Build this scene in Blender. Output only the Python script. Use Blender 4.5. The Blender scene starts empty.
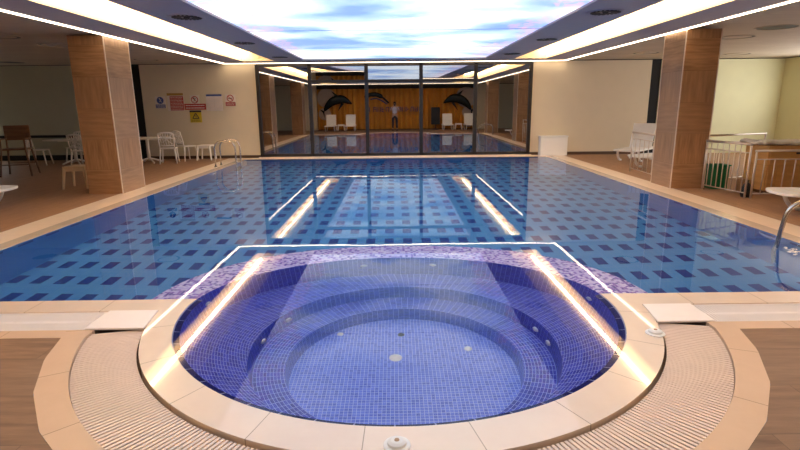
import bpy, bmesh, math, random
from mathutils import Vector, Matrix
random.seed(7)
PI = math.pi
sc = bpy.context.scene
COL = sc.collection

# ------------------------------------------------------------------ camera
cam_d = bpy.data.cameras.new('camera')
cam = bpy.data.objects.new('camera', cam_d)
COL.objects.link(cam)
cam_d.sensor_width = 36.0
cam_d.lens = 36.0 * 521.0 / 800.0
cam_d.clip_start = 0.02
cam_d.clip_end = 200
_r = Vector((0.99990477, -0.00942503, -0.01008034))
_u = Vector((0.01194285, 0.22499367, 0.97428703))
_f = Vector((0.00691467, 0.97431464, -0.22508481))
cam.matrix_world = Matrix(((_r.x, _u.x, -_f.x, 0), (_r.y, _u.y, -_f.y, 0), (_r.z, _u.z, -_f.z, 1.6), (0, 0, 0, 1)))
sc.camera = cam

# ------------------------------------------------------------------ world, exposure
w = bpy.data.worlds.new('world')
sc.world = w
w.use_nodes = True
w.node_tree.nodes['Background'].inputs[0].default_value = (0.9, 0.8, 0.7, 1)
w.node_tree.nodes['Background'].inputs[1].default_value = 0.02
sc.view_settings.view_transform = 'Standard'
sc.view_settings.look = 'None'
sc.view_settings.gamma = 1
sc.view_settings.use_curve_mapping = False
sc.view_settings.exposure = 0.52
SKY_STRENGTH = 1.05
COVE_STRENGTH = 13.0
COVE_GLOW = 0.0
LED_STRENGTH = 5.5
PANE_STRENGTH = 5.0
try:
    sc.cycles.max_bounces = 14
    sc.cycles.transmission_bounces = 10
    sc.cycles.glossy_bounces = 6
    sc.cycles.diffuse_bounces = 5
    sc.cycles.transparent_max_bounces = 12
    sc.cycles.sample_clamp_indirect = 6.0
    sc.cycles.caustics_reflective = True
    sc.cycles.caustics_refractive = True
    sc.cycles.blur_glossy = 0.2
    sc.cycles.use_denoising = True
except Exception:
    pass


# ------------------------------------------------------------------ helpers
class MB:
    def __init__(s):
        s.v = []; s.f = []; s.uv = []; s.mi = []; s.m = 0

    def face(s, pts, uvs=None, m=None):
        i = len(s.v)
        s.v += [tuple(p) for p in pts]
        s.f.append(tuple(range(i, i + len(pts))))
        s.uv.append(uvs or [(p[0], p[1]) for p in pts])
        s.mi.append(s.m if m is None else m)

    def box(s, x0, x1, y0, y1, z0, z1, M=None):
        c = [Vector((x, y, z)) for z in (z0, z1) for y in (y0, y1) for x in (x0, x1)]
        if M is not None:
            c = [M @ p for p in c]
        for q in ((0, 2, 3, 1), (4, 5, 7, 6), (0, 1, 5, 4), (2, 6, 7, 3), (0, 4, 6, 2), (1, 3, 7, 5)):
            P = [c[k] for k in q]
            n = (P[1] - P[0]).cross(P[3] - P[0])
            a = max(range(3), key=lambda k: abs(n[k]))
            if a == 2: u = [(p[0], p[1]) for p in P]
            elif a == 1: u = [(p[0], p[2]) for p in P]
            else: u = [(p[1], p[2]) for p in P]
            s.face(P, u)
        return s

    def tube(s, path, r, n=8, closed=False, cap=True, flat=1.0):
        P = [Vector(p) for p in path]
        L = len(P)
        rings = []
        up = None
        for i in range(L):
            if closed:
                d = (P[(i + 1) % L] - P[i - 1]).normalized()
            else:
                d = (P[min(i + 1, L - 1)] - P[max(i - 1, 0)]).normalized()
            if up is None:
                up = Vector((0, 0, 1)) if abs(d.z) < 0.9 else Vector((1, 0, 0))
            a = d.cross(up)
            if a.length < 1e-5:
                up = Vector((1, 0, 0)); a = d.cross(up)
            a.normalize()
            b = a.cross(d).normalized()
            up = b
            rr = r[i] if isinstance(r, (list, tuple)) else r
            rings.append([P[i] + rr * (math.cos(2 * PI * k / n) * a + flat * math.sin(2 * PI * k / n) * b) for k in range(n)])
        base = len(s.v)
        for R in rings:
            s.v += [tuple(p) for p in R]
        for i in range(L if closed else L - 1):
            j = (i + 1) % L
            for k in range(n):
                q = (k + 1) % n
                s.f.append((base + i * n + k, base + i * n + q, base + j * n + q, base + j * n + k))
                s.uv.append([(0, 0), (1, 0), (1, 1), (0, 1)]); s.mi.append(s.m)
        if cap and not closed:
            s.f.append(tuple(base + k for k in range(n))[::-1]); s.uv.append([(0, 0)] * n); s.mi.append(s.m)
            e = base + (L - 1) * n
            s.f.append(tuple(e + k for k in range(n))); s.uv.append([(0, 0)] * n); s.mi.append(s.m)
        return s

    def lathe(s, prof, c=(0, 0, 0), n=24, M=None):
        # prof: list of (r, z); closed ends when r == 0
        base = len(s.v)
        for r, z in prof:
            for k in range(n):
                p = Vector((r * math.cos(2 * PI * k / n), r * math.sin(2 * PI * k / n), z))
                if M is not None: p = M @ p
                s.v.append((p[0] + c[0], p[1] + c[1], p[2] + c[2]))
        for i in range(len(prof) - 1):
            for k in range(n):
                q = (k + 1) % n
                s.f.append((base + i * n + k, base + i * n + q, base + (i + 1) * n + q, base + (i + 1) * n + k))
                s.uv.append([(0, 0)] * 4); s.mi.append(s.m)
        return s

    def strip(s, A, B, u=None, vlen=None, flip=False):
        # quads between two polylines with uv in metres along/across
        us = [0.0]
        for i in range(1, len(A)):
            us.append(us[-1] + (Vector(B[i]) - Vector(B[i - 1])).length)
        if u: us = u
        for i in range(len(A) - 1):
            h0 = (Vector(A[i]) - Vector(B[i])).length if vlen is None else vlen
            h1 = (Vector(A[i + 1]) - Vector(B[i + 1])).length if vlen is None else vlen
            P = [A[i], A[i + 1], B[i + 1], B[i]]
            U = [(us[i], 0), (us[i + 1], 0), (us[i + 1], h1), (us[i], h0)]
            if flip: P = P[::-1]; U = U[::-1]
            s.face(P, U)
        return s

    def prism(s, pts, z0, z1):
        n = len(pts)
        s.face([(p[0], p[1], z1) for p in pts], [(p[0], p[1]) for p in pts])
        s.face([(p[0], p[1], z0) for p in pts][::-1], [(p[0], p[1]) for p in pts][::-1])
        for i in range(n):
            a, b = pts[i], pts[(i + 1) % n]
            s.face([(a[0], a[1], z0), (b[0], b[1], z0), (b[0], b[1], z1), (a[0], a[1], z1)], [(0, z0), (1, z0), (1, z1), (0, z1)])
        return s

    def build(s, name, mats, parent=None, smooth=False, bevel=0, merge=True, seg=2, normals=True):
        me = bpy.data.meshes.new(name)
        me.from_pydata(s.v, [], s.f)
        if not isinstance(mats, (list, tuple)): mats = [mats]
        for m in mats: me.materials.append(m)
        uvl = me.uv_layers.new(name='UVMap')
        k = 0
        for fi, p in enumerate(me.polygons):
            p.material_index = s.mi[fi]
            for j in range(p.loop_total):
                uvl.data[p.loop_start + j].uv = s.uv[fi][j]
        bm = bmesh.new(); bm.from_mesh(me)
        if merge: bmesh.ops.remove_doubles(bm, verts=bm.verts, dist=1e-5)
        if normals: bmesh.ops.recalc_face_normals(bm, faces=bm.faces)
        bm.to_mesh(me); bm.free()
        if smooth:
            for p in me.polygons: p.use_smooth = True
        o = bpy.data.objects.new(name, me)
        COL.objects.link(o)
        if parent is not None: o.parent = parent
        if bevel:
            b = o.modifiers.new('bevel', 'BEVEL'); b.width = bevel; b.segments = seg; b.limit_method = 'ANGLE'
        return o


def tag(o, label, cat, group=None, kind=None):
    o['label'] = label; o['category'] = cat
    if group: o['group'] = group
    if kind: o['kind'] = kind
    return o


def thing(name, label, cat, loc=(0, 0, 0), rz=0, group=None):
    o = bpy.data.objects.new(name, None)
    o.empty_display_size = 0.1
    COL.objects.link(o)
    o.location = loc; o.rotation_euler = (0, 0, rz)
    return tag(o, label, cat, group)


def struct(o):
    o['kind'] = 'structure'
    return o


def dup(root, loc, rz, label, group=None):
    def cp(o, par):
        c = o.copy(); COL.objects.link(c)
        if par is not None: c.parent = par
        for ch in [q for q in list(bpy.data.objects) if q.parent == o and q != c]:
            cp(ch, c)
        return c
    r = cp(root, None)
    r.location = loc; r.rotation_euler = (0, 0, rz)
    r['label'] = label
    if group: r['group'] = group
    return r


# ------------------------------------------------------------------ materials
def nt(name):
    m = bpy.data.materials.new(name); m.use_nodes = True
    t = m.node_tree
    return m, t, t.nodes['Principled BSDF']


def N(t, typ, **k):
    n = t.nodes.new(typ)
    for a, b in k.items(): setattr(n, a, b)
    return n


def mth(t, op, a, b=None, c=None):
    n = t.nodes.new('ShaderNodeMath'); n.operation = op
    for i, v in enumerate((a, b, c)):
        if v is None: continue
        if isinstance(v, (int, float)): n.inputs[i].default_value = v
        else: t.links.new(v, n.inputs[i])
    return n.outputs[0]


def mixc(t, f, a, b):
    n = t.nodes.new('ShaderNodeMix'); n.data_type = 'RGBA'
    for i, v in ((0, f), (6, a), (7, b)):
        if isinstance(v, (int, float)): n.inputs[i].default_value = v
        elif isinstance(v, tuple): n.inputs[i].default_value = (*v[:3], 1)
        else: t.links.new(v, n.inputs[i])
    return n.outputs[2]


def plain(name, col, rough=0.5, metal=0.0, var=0.06, scale=8.0, coat=0.0, bump=0.0, coat_rough=0.03):
    m, t, p = nt(name)
    g = N(t, 'ShaderNodeTexCoord'); no = N(t, 'ShaderNodeTexNoise')
    no.inputs['Scale'].default_value = scale; no.inputs['Detail'].default_value = 4
    t.links.new(g.outputs['Object'], no.inputs['Vector'])
    d = tuple(max(0, c * (1 - var * 2)) for c in col); l = tuple(min(1, c * (1 + var * 2)) for c in col)
    t.links.new(mixc(t, no.outputs['Fac'], d, l), p.inputs['Base Color'])
    p.inputs['Roughness'].default_value = rough; p.inputs['Metallic'].default_value = metal
    if coat:
        p.inputs['Coat Weight'].default_value = coat; p.inputs['Coat Roughness'].default_value = coat_rough
    if bump:
        b = N(t, 'ShaderNodeBump'); b.inputs['Strength'].default_value = bump; b.inputs['Distance'].default_value = 0.01
        t.links.new(no.outputs['Fac'], b.inputs['Height']); t.links.new(b.outputs[0], p.inputs['Normal'])
    return m


def emit(name, col, s):
    m, t, p = nt(name)
    p.inputs['Base Color'].default_value = (*col, 1)
    p.inputs['Emission Color'].default_value = (*col, 1)
    p.inputs['Emission Strength'].default_value = s
    return m


def tiles(name, su, sv, cols, grout, gw, rough=0.25, coat=0.0, stagger=0.0, coord='UV'):
    """tile grid of size su x sv metres on metre UVs; cols = list of (pos, rgb) picked per tile"""
    m, t, p = nt(name)
    g = N(t, 'ShaderNodeTexCoord'); s = N(t, 'ShaderNodeSeparateXYZ')
    t.links.new(g.outputs[coord], s.inputs[0])
    v = mth(t, 'DIVIDE', s.outputs[1], sv); fv = mth(t, 'FLOOR', v)
    u = mth(t, 'DIVIDE', s.outputs[0], su)
    if stagger: u = mth(t, 'ADD', u, mth(t, 'MULTIPLY', fv, stagger))
    fu = mth(t, 'FLOOR', u)
    cb = N(t, 'ShaderNodeCombineXYZ'); t.links.new(fu, cb.inputs[0]); t.links.new(fv, cb.inputs[1])
    wn = N(t, 'ShaderNodeTexWhiteNoise', noise_dimensions='3D'); t.links.new(cb.outputs[0], wn.inputs[0])
    r = N(t, 'ShaderNodeValToRGB'); r.color_ramp.interpolation = 'CONSTANT'
    while len(r.color_ramp.elements) < len(cols): r.color_ramp.elements.new(0.5)
    for e, (ps, c) in zip(r.color_ramp.elements, cols): e.position = ps; e.color = (*c, 1)
    t.links.new(wn.outputs['Value'], r.inputs[0])
    gu = mth(t, 'LESS_THAN', mth(t, 'FRACT', u), gw / su); gv = mth(t, 'LESS_THAN', mth(t, 'FRACT', v), gw / sv)
    gm = mth(t, 'MAXIMUM', gu, gv)
    t.links.new(mixc(t, gm, r.outputs[0], grout), p.inputs['Base Color'])
    p.inputs['Roughness'].default_value = rough
    if coat: p.inputs['Coat Weight'].default_value = coat; p.inputs['Coat Roughness'].default_value = 0.03
    return m


def stone(name, c1, c2, joint=None, jl=0.6, coat=0.0, rough=0.35):
    m, t, p = nt(name)
    g = N(t, 'ShaderNodeTexCoord'); no = N(t, 'ShaderNodeTexNoise')
    no.inputs['Scale'].default_value = 5; no.inputs['Detail'].default_value = 8; no.inputs['Roughness'].default_value = .65
    t.links.new(g.outputs['Object'], no.inputs['Vector'])
    col = mixc(t, no.outputs['Fac'], c1, c2)
    if joint:
        s = N(t, 'ShaderNodeSeparateXYZ'); t.links.new(g.outputs['UV'], s.inputs[0])
        u = mth(t, 'DIVIDE', s.outputs[0], jl)
        cb = mth(t, 'FLOOR', u); wn = N(t, 'ShaderNodeTexWhiteNoise', noise_dimensions='1D'); t.links.new(cb, wn.inputs['W'])
        col = mixc(t, mth(t, 'MULTIPLY', wn.outputs['Value'], .35), col, c1)
        col = mixc(t, mth(t, 'LESS_THAN', mth(t, 'FRACT', u), 0.006 / jl), col, joint)
    t.links.new(col, p.inputs['Base Color'])
    p.inputs['Roughness'].default_value = rough
    if coat: p.inputs['Coat Weight'].default_value = coat; p.inputs['Coat Roughness'].default_value = 0.02; p.inputs['Coat IOR'].default_value = 1.45
    return m


def wood(name, cols, pw, pl, grain=(1, 14), rough=0.4, seam=0.5, axes=(0, 1), coord='Object', coat=0.0, tilevar=.5, gw=.004):
    """wood look boards pl long (axis 0) and pw wide (axis 1)"""
    m, t, p = nt(name)
    g = N(t, 'ShaderNodeTexCoord'); s = N(t, 'ShaderNodeSeparateXYZ')
    t.links.new(g.outputs[coord], s.inputs[0])
    A = s.outputs[axes[0]]; B = s.outputs[axes[1]]
    v = mth(t, 'DIVIDE', B, pw); fv = mth(t, 'FLOOR', v)
    w1 = N(t, 'ShaderNodeTexWhiteNoise', noise_dimensions='1D'); t.links.new(fv, w1.inputs['W'])
    u = mth(t, 'ADD', mth(t, 'DIVIDE', A, pl), mth(t, 'MULTIPLY', w1.outputs['Value'], 1.0))
    fu = mth(t, 'FLOOR', u)
    cb = N(t, 'ShaderNodeCombineXYZ'); t.links.new(fu, cb.inputs[0]); t.links.new(fv, cb.inputs[1])
    wn = N(t, 'ShaderNodeTexWhiteNoise', noise_dimensions='3D'); t.links.new(cb.outputs[0], wn.inputs[0])
    gc = N(t, 'ShaderNodeCombineXYZ')
    t.links.new(mth(t, 'MULTIPLY', A, grain[0]), gc.inputs[0]); t.links.new(mth(t, 'MULTIPLY', B, grain[1]), gc.inputs[1])
    t.links.new(mth(t, 'MULTIPLY', wn.outputs['Value'], 20), gc.inputs[2])
    no = N(t, 'ShaderNodeTexNoise'); no.inputs['Scale'].default_value = 2.0; no.inputs['Detail'].default_value = 6; no.inputs['Roughness'].default_value = .6
    t.links.new(gc.outputs[0], no.inputs['Vector'])
    r = N(t, 'ShaderNodeValToRGB'); r.color_ramp.elements[0].position = .3; r.color_ramp.elements[1].position = .7
    r.color_ramp.elements[0].color = (*cols[0], 1); r.color_ramp.elements[1].color = (*cols[1], 1)
    t.links.new(no.outputs['Fac'], r.inputs[0])
    c = mixc(t, mth(t, 'MULTIPLY', wn.outputs['Value'], tilevar), r.outputs[0], cols[2])
    gm = mth(t, 'MAXIMUM', mth(t, 'LESS_THAN', mth(t, 'FRACT', u), gw / pl), mth(t, 'LESS_THAN', mth(t, 'FRACT', v), gw / pw))
    c = mixc(t, mth(t, 'MULTIPLY', gm, seam), c, (0.05, 0.03, 0.02))
    t.links.new(c, p.inputs['Base Color']); p.inputs['Roughness'].default_value = rough
    if coat: p.inputs['Coat Weight'].default_value = coat; p.inputs['Coat Roughness'].default_value = 0.1
    return m


def panel_wood(name, cols, ax):
    """wood veneer panels whose grain turns by a quarter from row to row"""
    m, t, p = nt(name)
    g = N(t, 'ShaderNodeTexCoord'); s = N(t, 'ShaderNodeSeparateXYZ')
    t.links.new(g.outputs['Object'], s.inputs[0])
    A, Z_ = s.outputs[ax], s.outputs[2]
    v = mth(t, 'DIVIDE', mth(t, 'ADD', Z_, .1), .56); fv = mth(t, 'FLOOR', v)
    par = mth(t, 'MULTIPLY', mth(t, 'FRACT', mth(t, 'DIVIDE', fv, 2.0)), 2.0)
    cs = []
    for ga, gz in ((1.2, 13), (13, 1.2)):
        c = N(t, 'ShaderNodeCombineXYZ')
        t.links.new(mth(t, 'MULTIPLY', A, ga), c.inputs[0]); t.links.new(mth(t, 'MULTIPLY', Z_, gz), c.inputs[1]); t.links.new(mth(t, 'MULTIPLY', fv, 3.7), c.inputs[2])
        n_ = N(t, 'ShaderNodeTexNoise'); n_.inputs['Scale'].default_value = 1.6; n_.inputs['Detail'].default_value = 5; n_.inputs['Roughness'].default_value = .55
        t.links.new(c.outputs[0], n_.inputs['Vector']); cs.append(n_.outputs['Fac'])
    f = mth(t, 'ADD', mth(t, 'MULTIPLY', cs[0], mth(t, 'SUBTRACT', 1.0, par)), mth(t, 'MULTIPLY', cs[1], par))
    r = N(t, 'ShaderNodeValToRGB'); r.color_ramp.elements[0].position = .3; r.color_ramp.elements[1].position = .7
    r.color_ramp.elements[0].color = (*cols[0], 1); r.color_ramp.elements[1].color = (*cols[1], 1)
    t.links.new(f, r.inputs[0])
    w_ = N(t, 'ShaderNodeTexWhiteNoise', noise_dimensions='1D'); t.links.new(fv, w_.inputs['W'])
    c = mixc(t, mth(t, 'MULTIPLY', w_.outputs['Value'], .5), r.outputs[0], cols[2])
    c = mixc(t, mth(t, 'MULTIPLY', mth(t, 'LESS_THAN', mth(t, 'FRACT', v), .01), .4), c, (.08, .05, .03))
    t.links.new(c, p.inputs['Base Color']); p.inputs['Roughness'].default_value = .4
    return m


def pool_floor_mat(name, mode):
    """pale blue pool tile with a regular grid of dark blue tiles; mode floor / wallx / wally"""
    m, t, p = nt(name)
    g = N(t, 'ShaderNodeTexCoord'); s = N(t, 'ShaderNodeSeparateXYZ'); t.links.new(g.outputs['Object'], s.inputs[0])
    X, Y, Z = s.outputs
    def cell(v, per, ph, wd):   # 1 inside the dark tile
        f = mth(t, 'FRACT', mth(t, 'ADD', mth(t, 'DIVIDE', mth(t, 'SUBTRACT', v, ph), per), 0.5))
        return mth(t, 'LESS_THAN', mth(t, 'ABSOLUTE', mth(t, 'SUBTRACT', f, 0.5)), wd / per / 2)
    if mode == 'floor':
        k = mth(t, 'MULTIPLY', cell(X, .275, -.11, .135), cell(Y, .5225, 5.94, .25))
        a, b = X, Y
    else:
        A = Y if mode == 'wallx' else X
        zz = mth(t, 'MULTIPLY', mth(t, 'LESS_THAN', Z, -.075), mth(t, 'GREATER_THAN', Z, -.165))
        k = mth(t, 'MULTIPLY', cell(A, .5225 if mode == 'wallx' else .275, 6.27 if mode == 'wallx' else -.11, .27 if mode == 'wallx' else .14), zz)
        a, b = A, Z
    n1 = N(t, 'ShaderNodeTexNoise'); n1.inputs['Scale'].default_value = 1.2
    t.links.new(g.outputs['Object'], n1.inputs['Vector'])
    base = mixc(t, n1.outputs['Fac'], (.075, .31, .68), (.11, .38, .76))
    ga = mth(t, 'LESS_THAN', mth(t, 'FRACT', mth(t, 'DIVIDE', a, .1375)), .03)
    gb = mth(t, 'LESS_THAN', mth(t, 'FRACT', mth(t, 'DIVIDE', b, .26)), .016)
    base = mixc(t, mth(t, 'MULTIPLY', mth(t, 'MAXIMUM', ga, gb), .35), base, (.3, .5, .62))
    t.links.new(mixc(t, k, base, (.010, .065, .34)), p.inputs['Base Color'])
    p.inputs['Roughness'].default_value = .3
    return m


def water_mat(name, bump=0.02, splash=None):
    m, t, p = nt(name)
    t.nodes.remove(p)
    out = [n for n in t.nodes if n.type == 'OUTPUT_MATERIAL'][0]
    gl = N(t, 'ShaderNodeBsdfGlass'); gl.inputs['IOR'].default_value = 1.33; gl.inputs['Roughness'].default_value = 0.0
    gl.inputs['Color'].default_value = (.97, 1, 1, 1)
    g = N(t, 'ShaderNodeTexCoord')
    no = N(t, 'ShaderNodeTexNoise'); no.inputs['Scale'].default_value = 1.6; no.inputs['Detail'].default_value = 2
    t.links.new(g.outputs['Object'], no.inputs['Vector'])
    h = no.outputs['Fac']
    if splash:
        no2 = N(t, 'ShaderNodeTexNoise'); no2.inputs['Scale'].default_value = 14; no2.inputs['Detail'].default_value = 3
        t.links.new(g.outputs['Object'], no2.inputs['Vector'])
        vm = N(t, 'ShaderNodeVectorMath', operation='DISTANCE'); vm.inputs[1].default_value = splash
        t.links.new(g.outputs['Object'], vm.inputs[0])
        mr = N(t, 'ShaderNodeMapRange'); mr.inputs['From Min'].default_value = .9; mr.inputs['From Max'].default_value = .05
        t.links.new(vm.outputs['Value'], mr.inputs['Value'])
        h = mth(t, 'ADD', h, mth(t, 'MULTIPLY', mth(t, 'MULTIPLY', mr.outputs[0], mr.outputs[0]), mth(t, 'MULTIPLY', no2.outputs['Fac'], 1.6)))
    b = N(t, 'ShaderNodeBump'); b.inputs['Strength'].default_value = bump; b.inputs['Distance'].default_value = .05
    t.links.new(h, b.inputs['Height']); t.links.new(b.outputs[0], gl.inputs['Normal'])
    t.links.new(gl.outputs[0], out.inputs['Surface'])
    return m


def glass_mat():
    m, t, p = nt('tinted_mirror_glass')
    t.nodes.remove(p)
    out = [n for n in t.nodes if n.type == 'OUTPUT_MATERIAL'][0]
    gl = N(t, 'ShaderNodeBsdfGlossy'); gl.inputs['Roughness'].default_value = 0.0; gl.inputs['Color'].default_value = (.93, .93, .95, 1)
    tr = N(t, 'ShaderNodeBsdfTransparent'); tr.inputs['Color'].default_value = (.35, .35, .36, 1)
    fr = N(t, 'ShaderNodeFresnel'); fr.inputs['IOR'].default_value = 1.6
    f = mth(t, 'MINIMUM', mth(t, 'ADD', fr.outputs[0], .42), 1.0)
    mx = N(t, 'ShaderNodeMixShader'); t.links.new(f, mx.inputs[0]); t.links.new(tr.outputs[0], mx.inputs[1]); t.links.new(gl.outputs[0], mx.inputs[2])
    t.links.new(mx.outputs[0], out.inputs['Surface'])
    return m


def sky_mat():
    m, t, p = nt('printed_sky_light')
    g = N(t, 'ShaderNodeTexCoord')
    mp = N(t, 'ShaderNodeMapping'); mp.inputs['Scale'].default_value = (.42, .5, 1); mp.inputs['Location'].default_value = (3.1, 1.7, 0)
    t.links.new(g.outputs['Object'], mp.inputs[0])
    n1 = N(t, 'ShaderNodeTexNoise'); n1.inputs['Scale'].default_value = 1.0; n1.inputs['Detail'].default_value = 7; n1.inputs['Roughness'].default_value = .55; n1.inputs['Distortion'].default_value = .3
    t.links.new(mp.outputs[0], n1.inputs['Vector'])
    r = N(t, 'ShaderNodeValToRGB')
    cr = r.color_ramp; cr.elements[0].position = .36; cr.elements[0].color = (.20, .33, .68, 1)
    cr.elements[1].position = .56; cr.elements[1].color = (.84, .92, .97, 1)
    e = cr.elements.new(.45); e.color = (.40, .57, .84, 1)
    t.links.new(n1.outputs['Fac'], r.inputs[0])
    # pink blossom clusters printed along the long edges
    s = N(t, 'ShaderNodeSeparateXYZ'); t.links.new(g.outputs['Object'], s.inputs[0])
    ax = mth(t, 'ABSOLUTE', s.outputs[0])
    edge = N(t, 'ShaderNodeMapRange'); edge.inputs['From Min'].default_value = 1.3; edge.inputs['From Max'].default_value = 2.4
    t.links.new(ax, edge.inputs['Value'])
    n2 = N(t, 'ShaderNodeTexNoise'); n2.inputs['Scale'].default_value = 1.1; n2.inputs['Detail'].default_value = 2
    t.links.new(g.outputs['Object'], n2.inputs['Vector'])
    n3 = N(t, 'ShaderNodeTexNoise'); n3.inputs['Scale'].default_value = 9; n3.inputs['Detail'].default_value = 6
    t.links.new(g.outputs['Object'], n3.inputs['Vector'])
    k = mth(t, 'MULTIPLY', mth(t, 'GREATER_THAN', n3.outputs['Fac'], .52), mth(t, 'GREATER_THAN', mth(t, 'MULTIPLY', n2.outputs['Fac'], edge.outputs[0]), .38))
    c = mixc(t, mth(t, 'MULTIPLY', k, .7), r.outputs[0], (.85, .40, .52))
    t.links.new(c, p.inputs['Emission Color'])
    p.inputs['Base Color'].default_value = (.5, .5, .5, 1); p.inputs['Roughness'].default_value = .4
    p.inputs['Emission Strength'].default_value = SKY_STRENGTH
    return m


def wall_mat(name, col):
    return plain(name, col, rough=.8, var=.02, scale=3, bump=.05)


M = {}
M['wall'] = wall_mat('cream_wall_paint', (.72, .60, .42))
M['wall_right'] = wall_mat('pale_green_wall_paint', (.74, .71, .44))
M['wall_left'] = wall_mat('shaded_grey_green_wall', (.56, .55, .43))  # grey-green, with the shade of the unlit left side put into the colour
M['soffit'] = plain('grey_soffit_paint', (.50, .45, .48), .8, var=.02)
M['side_ceiling'] = wood('slatted_beige_ceiling', [(.52, .43, .32), (.62, .52, .39), (.47, .38, .28)], .3, 1.2, (1, 8), .7, .35, (0, 1))
M['cove_paint'] = plain('warm_white_cove_paint', (.96, .84, .62), .8, var=.01)
M['cove_led'] = emit('warm_cove_led', (1.0, .74, .44), COVE_STRENGTH)
M['led'] = emit('white_led_line', (1.0, .80, .56), LED_STRENGTH)
M['deck'] = wood('wood_look_deck_tile', [(.15, .075, .04), (.32, .18, .10), (.24, .145, .09)], .45, .92, (1.2, 9), .6, .6, (0, 1), coat=0)
M['deck_side'] = wood('wood_look_side_deck', [(.30, .155, .078), (.44, .24, .125), (.38, .21, .115)], .2, 1.2, (1.2, 9), .6, .5, (1, 0))
M['coping'] = stone('cream_coping_stone', (.90, .75, .60), (.78, .60, .46), (.45, .33, .22), .6, coat=1.0)
M['coping_dry'] = stone('pinkish_coping_stone', (.92, .76, .60), (.84, .66, .50), (.6, .45, .33), .6, coat=.2)
M['ring'] = stone('tan_ring_stone', (.70, .49, .33), (.58, .38, .24), (.34, .2, .12), .714, coat=0, rough=.4)
M['slat'] = plain('white_plastic_grate', (.88, .70, .58), .45, var=.03)
M['slat2'] = plain('bright_white_plastic_grate', (.90, .82, .76), .45, var=.02)
M['channel'] = plain('brown_channel', (.10, .05, .025), .7)
M['navy'] = tiles('navy_edge_tile', .21, 5, [(0, (.012, .012, .10)), (.5, (.016, .018, .13))], (.45, .45, .6), .008, .15)
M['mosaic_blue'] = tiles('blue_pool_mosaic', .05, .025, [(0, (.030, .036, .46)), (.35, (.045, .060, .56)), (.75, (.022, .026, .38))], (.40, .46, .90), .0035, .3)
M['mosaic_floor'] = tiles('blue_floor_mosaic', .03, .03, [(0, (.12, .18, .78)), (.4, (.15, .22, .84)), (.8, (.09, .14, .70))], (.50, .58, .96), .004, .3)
M['mosaic_rim'] = tiles('violet_rim_mosaic', .03, .03, [(0, (.62, .54, .88)), (.36, (.28, .15, .62)), (.60, (.78, .72, .94)), (.84, (.10, .06, .46))], (.7, .62, .8), .003, .3)
M['pool_floor'] = pool_floor_mat('pool_floor_tile', 'floor')
M['pool_wallx'] = pool_floor_mat('pool_side_tile', 'wallx')
M['pool_wally'] = pool_floor_mat('pool_end_tile', 'wally')
M['water'] = water_mat('pool_water', .012, splash=(4.33, 5.45, 0))
M['jwater'] = water_mat('spa_water', .006)
M['glass'] = glass_mat()
M['sky'] = sky_mat()
M['frame'] = plain('dark_brown_frame', (.018, .012, .010), .5)
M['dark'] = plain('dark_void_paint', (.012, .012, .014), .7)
M['black'] = plain('black_plastic', (.015, .015, .017), .5)
M['steel'] = plain('brushed_steel', (.62, .58, .54), .22, 1.0, var=.03)
M['rail_steel'] = plain('satin_steel', (.72, .62, .52), .42, .7, var=.03)
M['plastic'] = plain('white_plastic', (.92, .84, .73), .4, var=.02)
M['wplastic'] = plain('bright_white_plastic', (.88, .85, .80), .35, var=.01)
M['beige'] = plain('beige_plastic', (.86, .64, .40), .45, var=.03)
M['edge_trim'] = plain('pale_corner_trim', (.75, .62, .50), .4)
M['col_front'] = panel_wood('column_wood', [(.27, .13, .055), (.52, .28, .13), (.40, .22, .11)], 0)
M['col_side'] = panel_wood('column_wood_side', [(.25, .14, .075), (.46, .28, .16), (.36, .23, .15)], 1)
M['door_dark'] = plain('dark_door', (.012, .01, .009), .85)
M['orange_wood'] = wood('orange_plywood', [(.62, .31, .09), (.76, .42, .14), (.70, .38, .13)], .5, 1.5, (1, 10), .45, .3, (0, 2))
M['brown_wood'] = wood('brown_chair_wood', [(.16, .07, .03), (.26, .13, .06), (.2, .1, .05)], .3, 1, (1, 10), .4, 0, (0, 2))
M['green'] = plain('green_plastic', (.01, .16, .06), .4)
M['blue'] = plain('blue_plastic', (.02, .04, .35), .4)
M['card'] = plain('cardboard', (.48, .30, .17), .8)
M['cloth'] = plain('cream_cloth', (.90, .82, .66), .9, bump=.3, scale=20)
M['curtain'] = plain('golden_curtain_fabric', (.66, .29, .035), .8, var=.08)
M['curtain_dark'] = plain('pelmet_brown', (.03, .022, .018), .7)
M['disc'] = plain('beige_disc', (.40, .31, .25), .6)
M['sculpt'] = plain('black_lacquer', (.012, .018, .02), .25)
M['letters'] = plain('dark_blue_letters', (.05, .06, .16), .4)
M['red'] = plain('sign_red', (.45, .035, .02), .5)
M['signwhite'] = plain('sign_white', (.74, .64, .56), .5)
M['signblue'] = plain('sign_blue', (.06, .09, .26), .5)
M['yellow'] = plain('sign_yellow', (.62, .44, .03), .5)
M['signblack'] = plain('sign_black', (.03, .025, .03), .5)
M['signbrown'] = plain('sign_ochre', (.45, .25, .06), .5)
M['pane_glow'] = emit('glowing_pane', (.95, .97, 1.0), PANE_STRENGTH)  # shared by the left window and the added right-hand light pane
M['skin'] = plain('skin', (.52, .30, .20), .5)
M['shirt'] = plain('white_shirt_cloth', (.62, .58, .66), .8)
M['trousers'] = plain('dark_trouser_cloth', (.03, .03, .035), .8)
M['hair'] = plain('dark_hair', (.02, .012, .008), .6)

# ------------------------------------------------------------------ constants
H = 2.86
PL, PR, PN, PF = -4.59, 4.63, 4.20, 16.10
YB = 16.60                      # glass wall and back wall
XS0, XS1 = -13.5, 12.0          # outer side walls
YC = -1.9                       # curtain wall


def c_water(th):
    b = 1.32 if math.sin(th) > 0 else 1.70
    return (1.735 * math.cos(th) + .015, 4.05 + b * math.sin(th))


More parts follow.
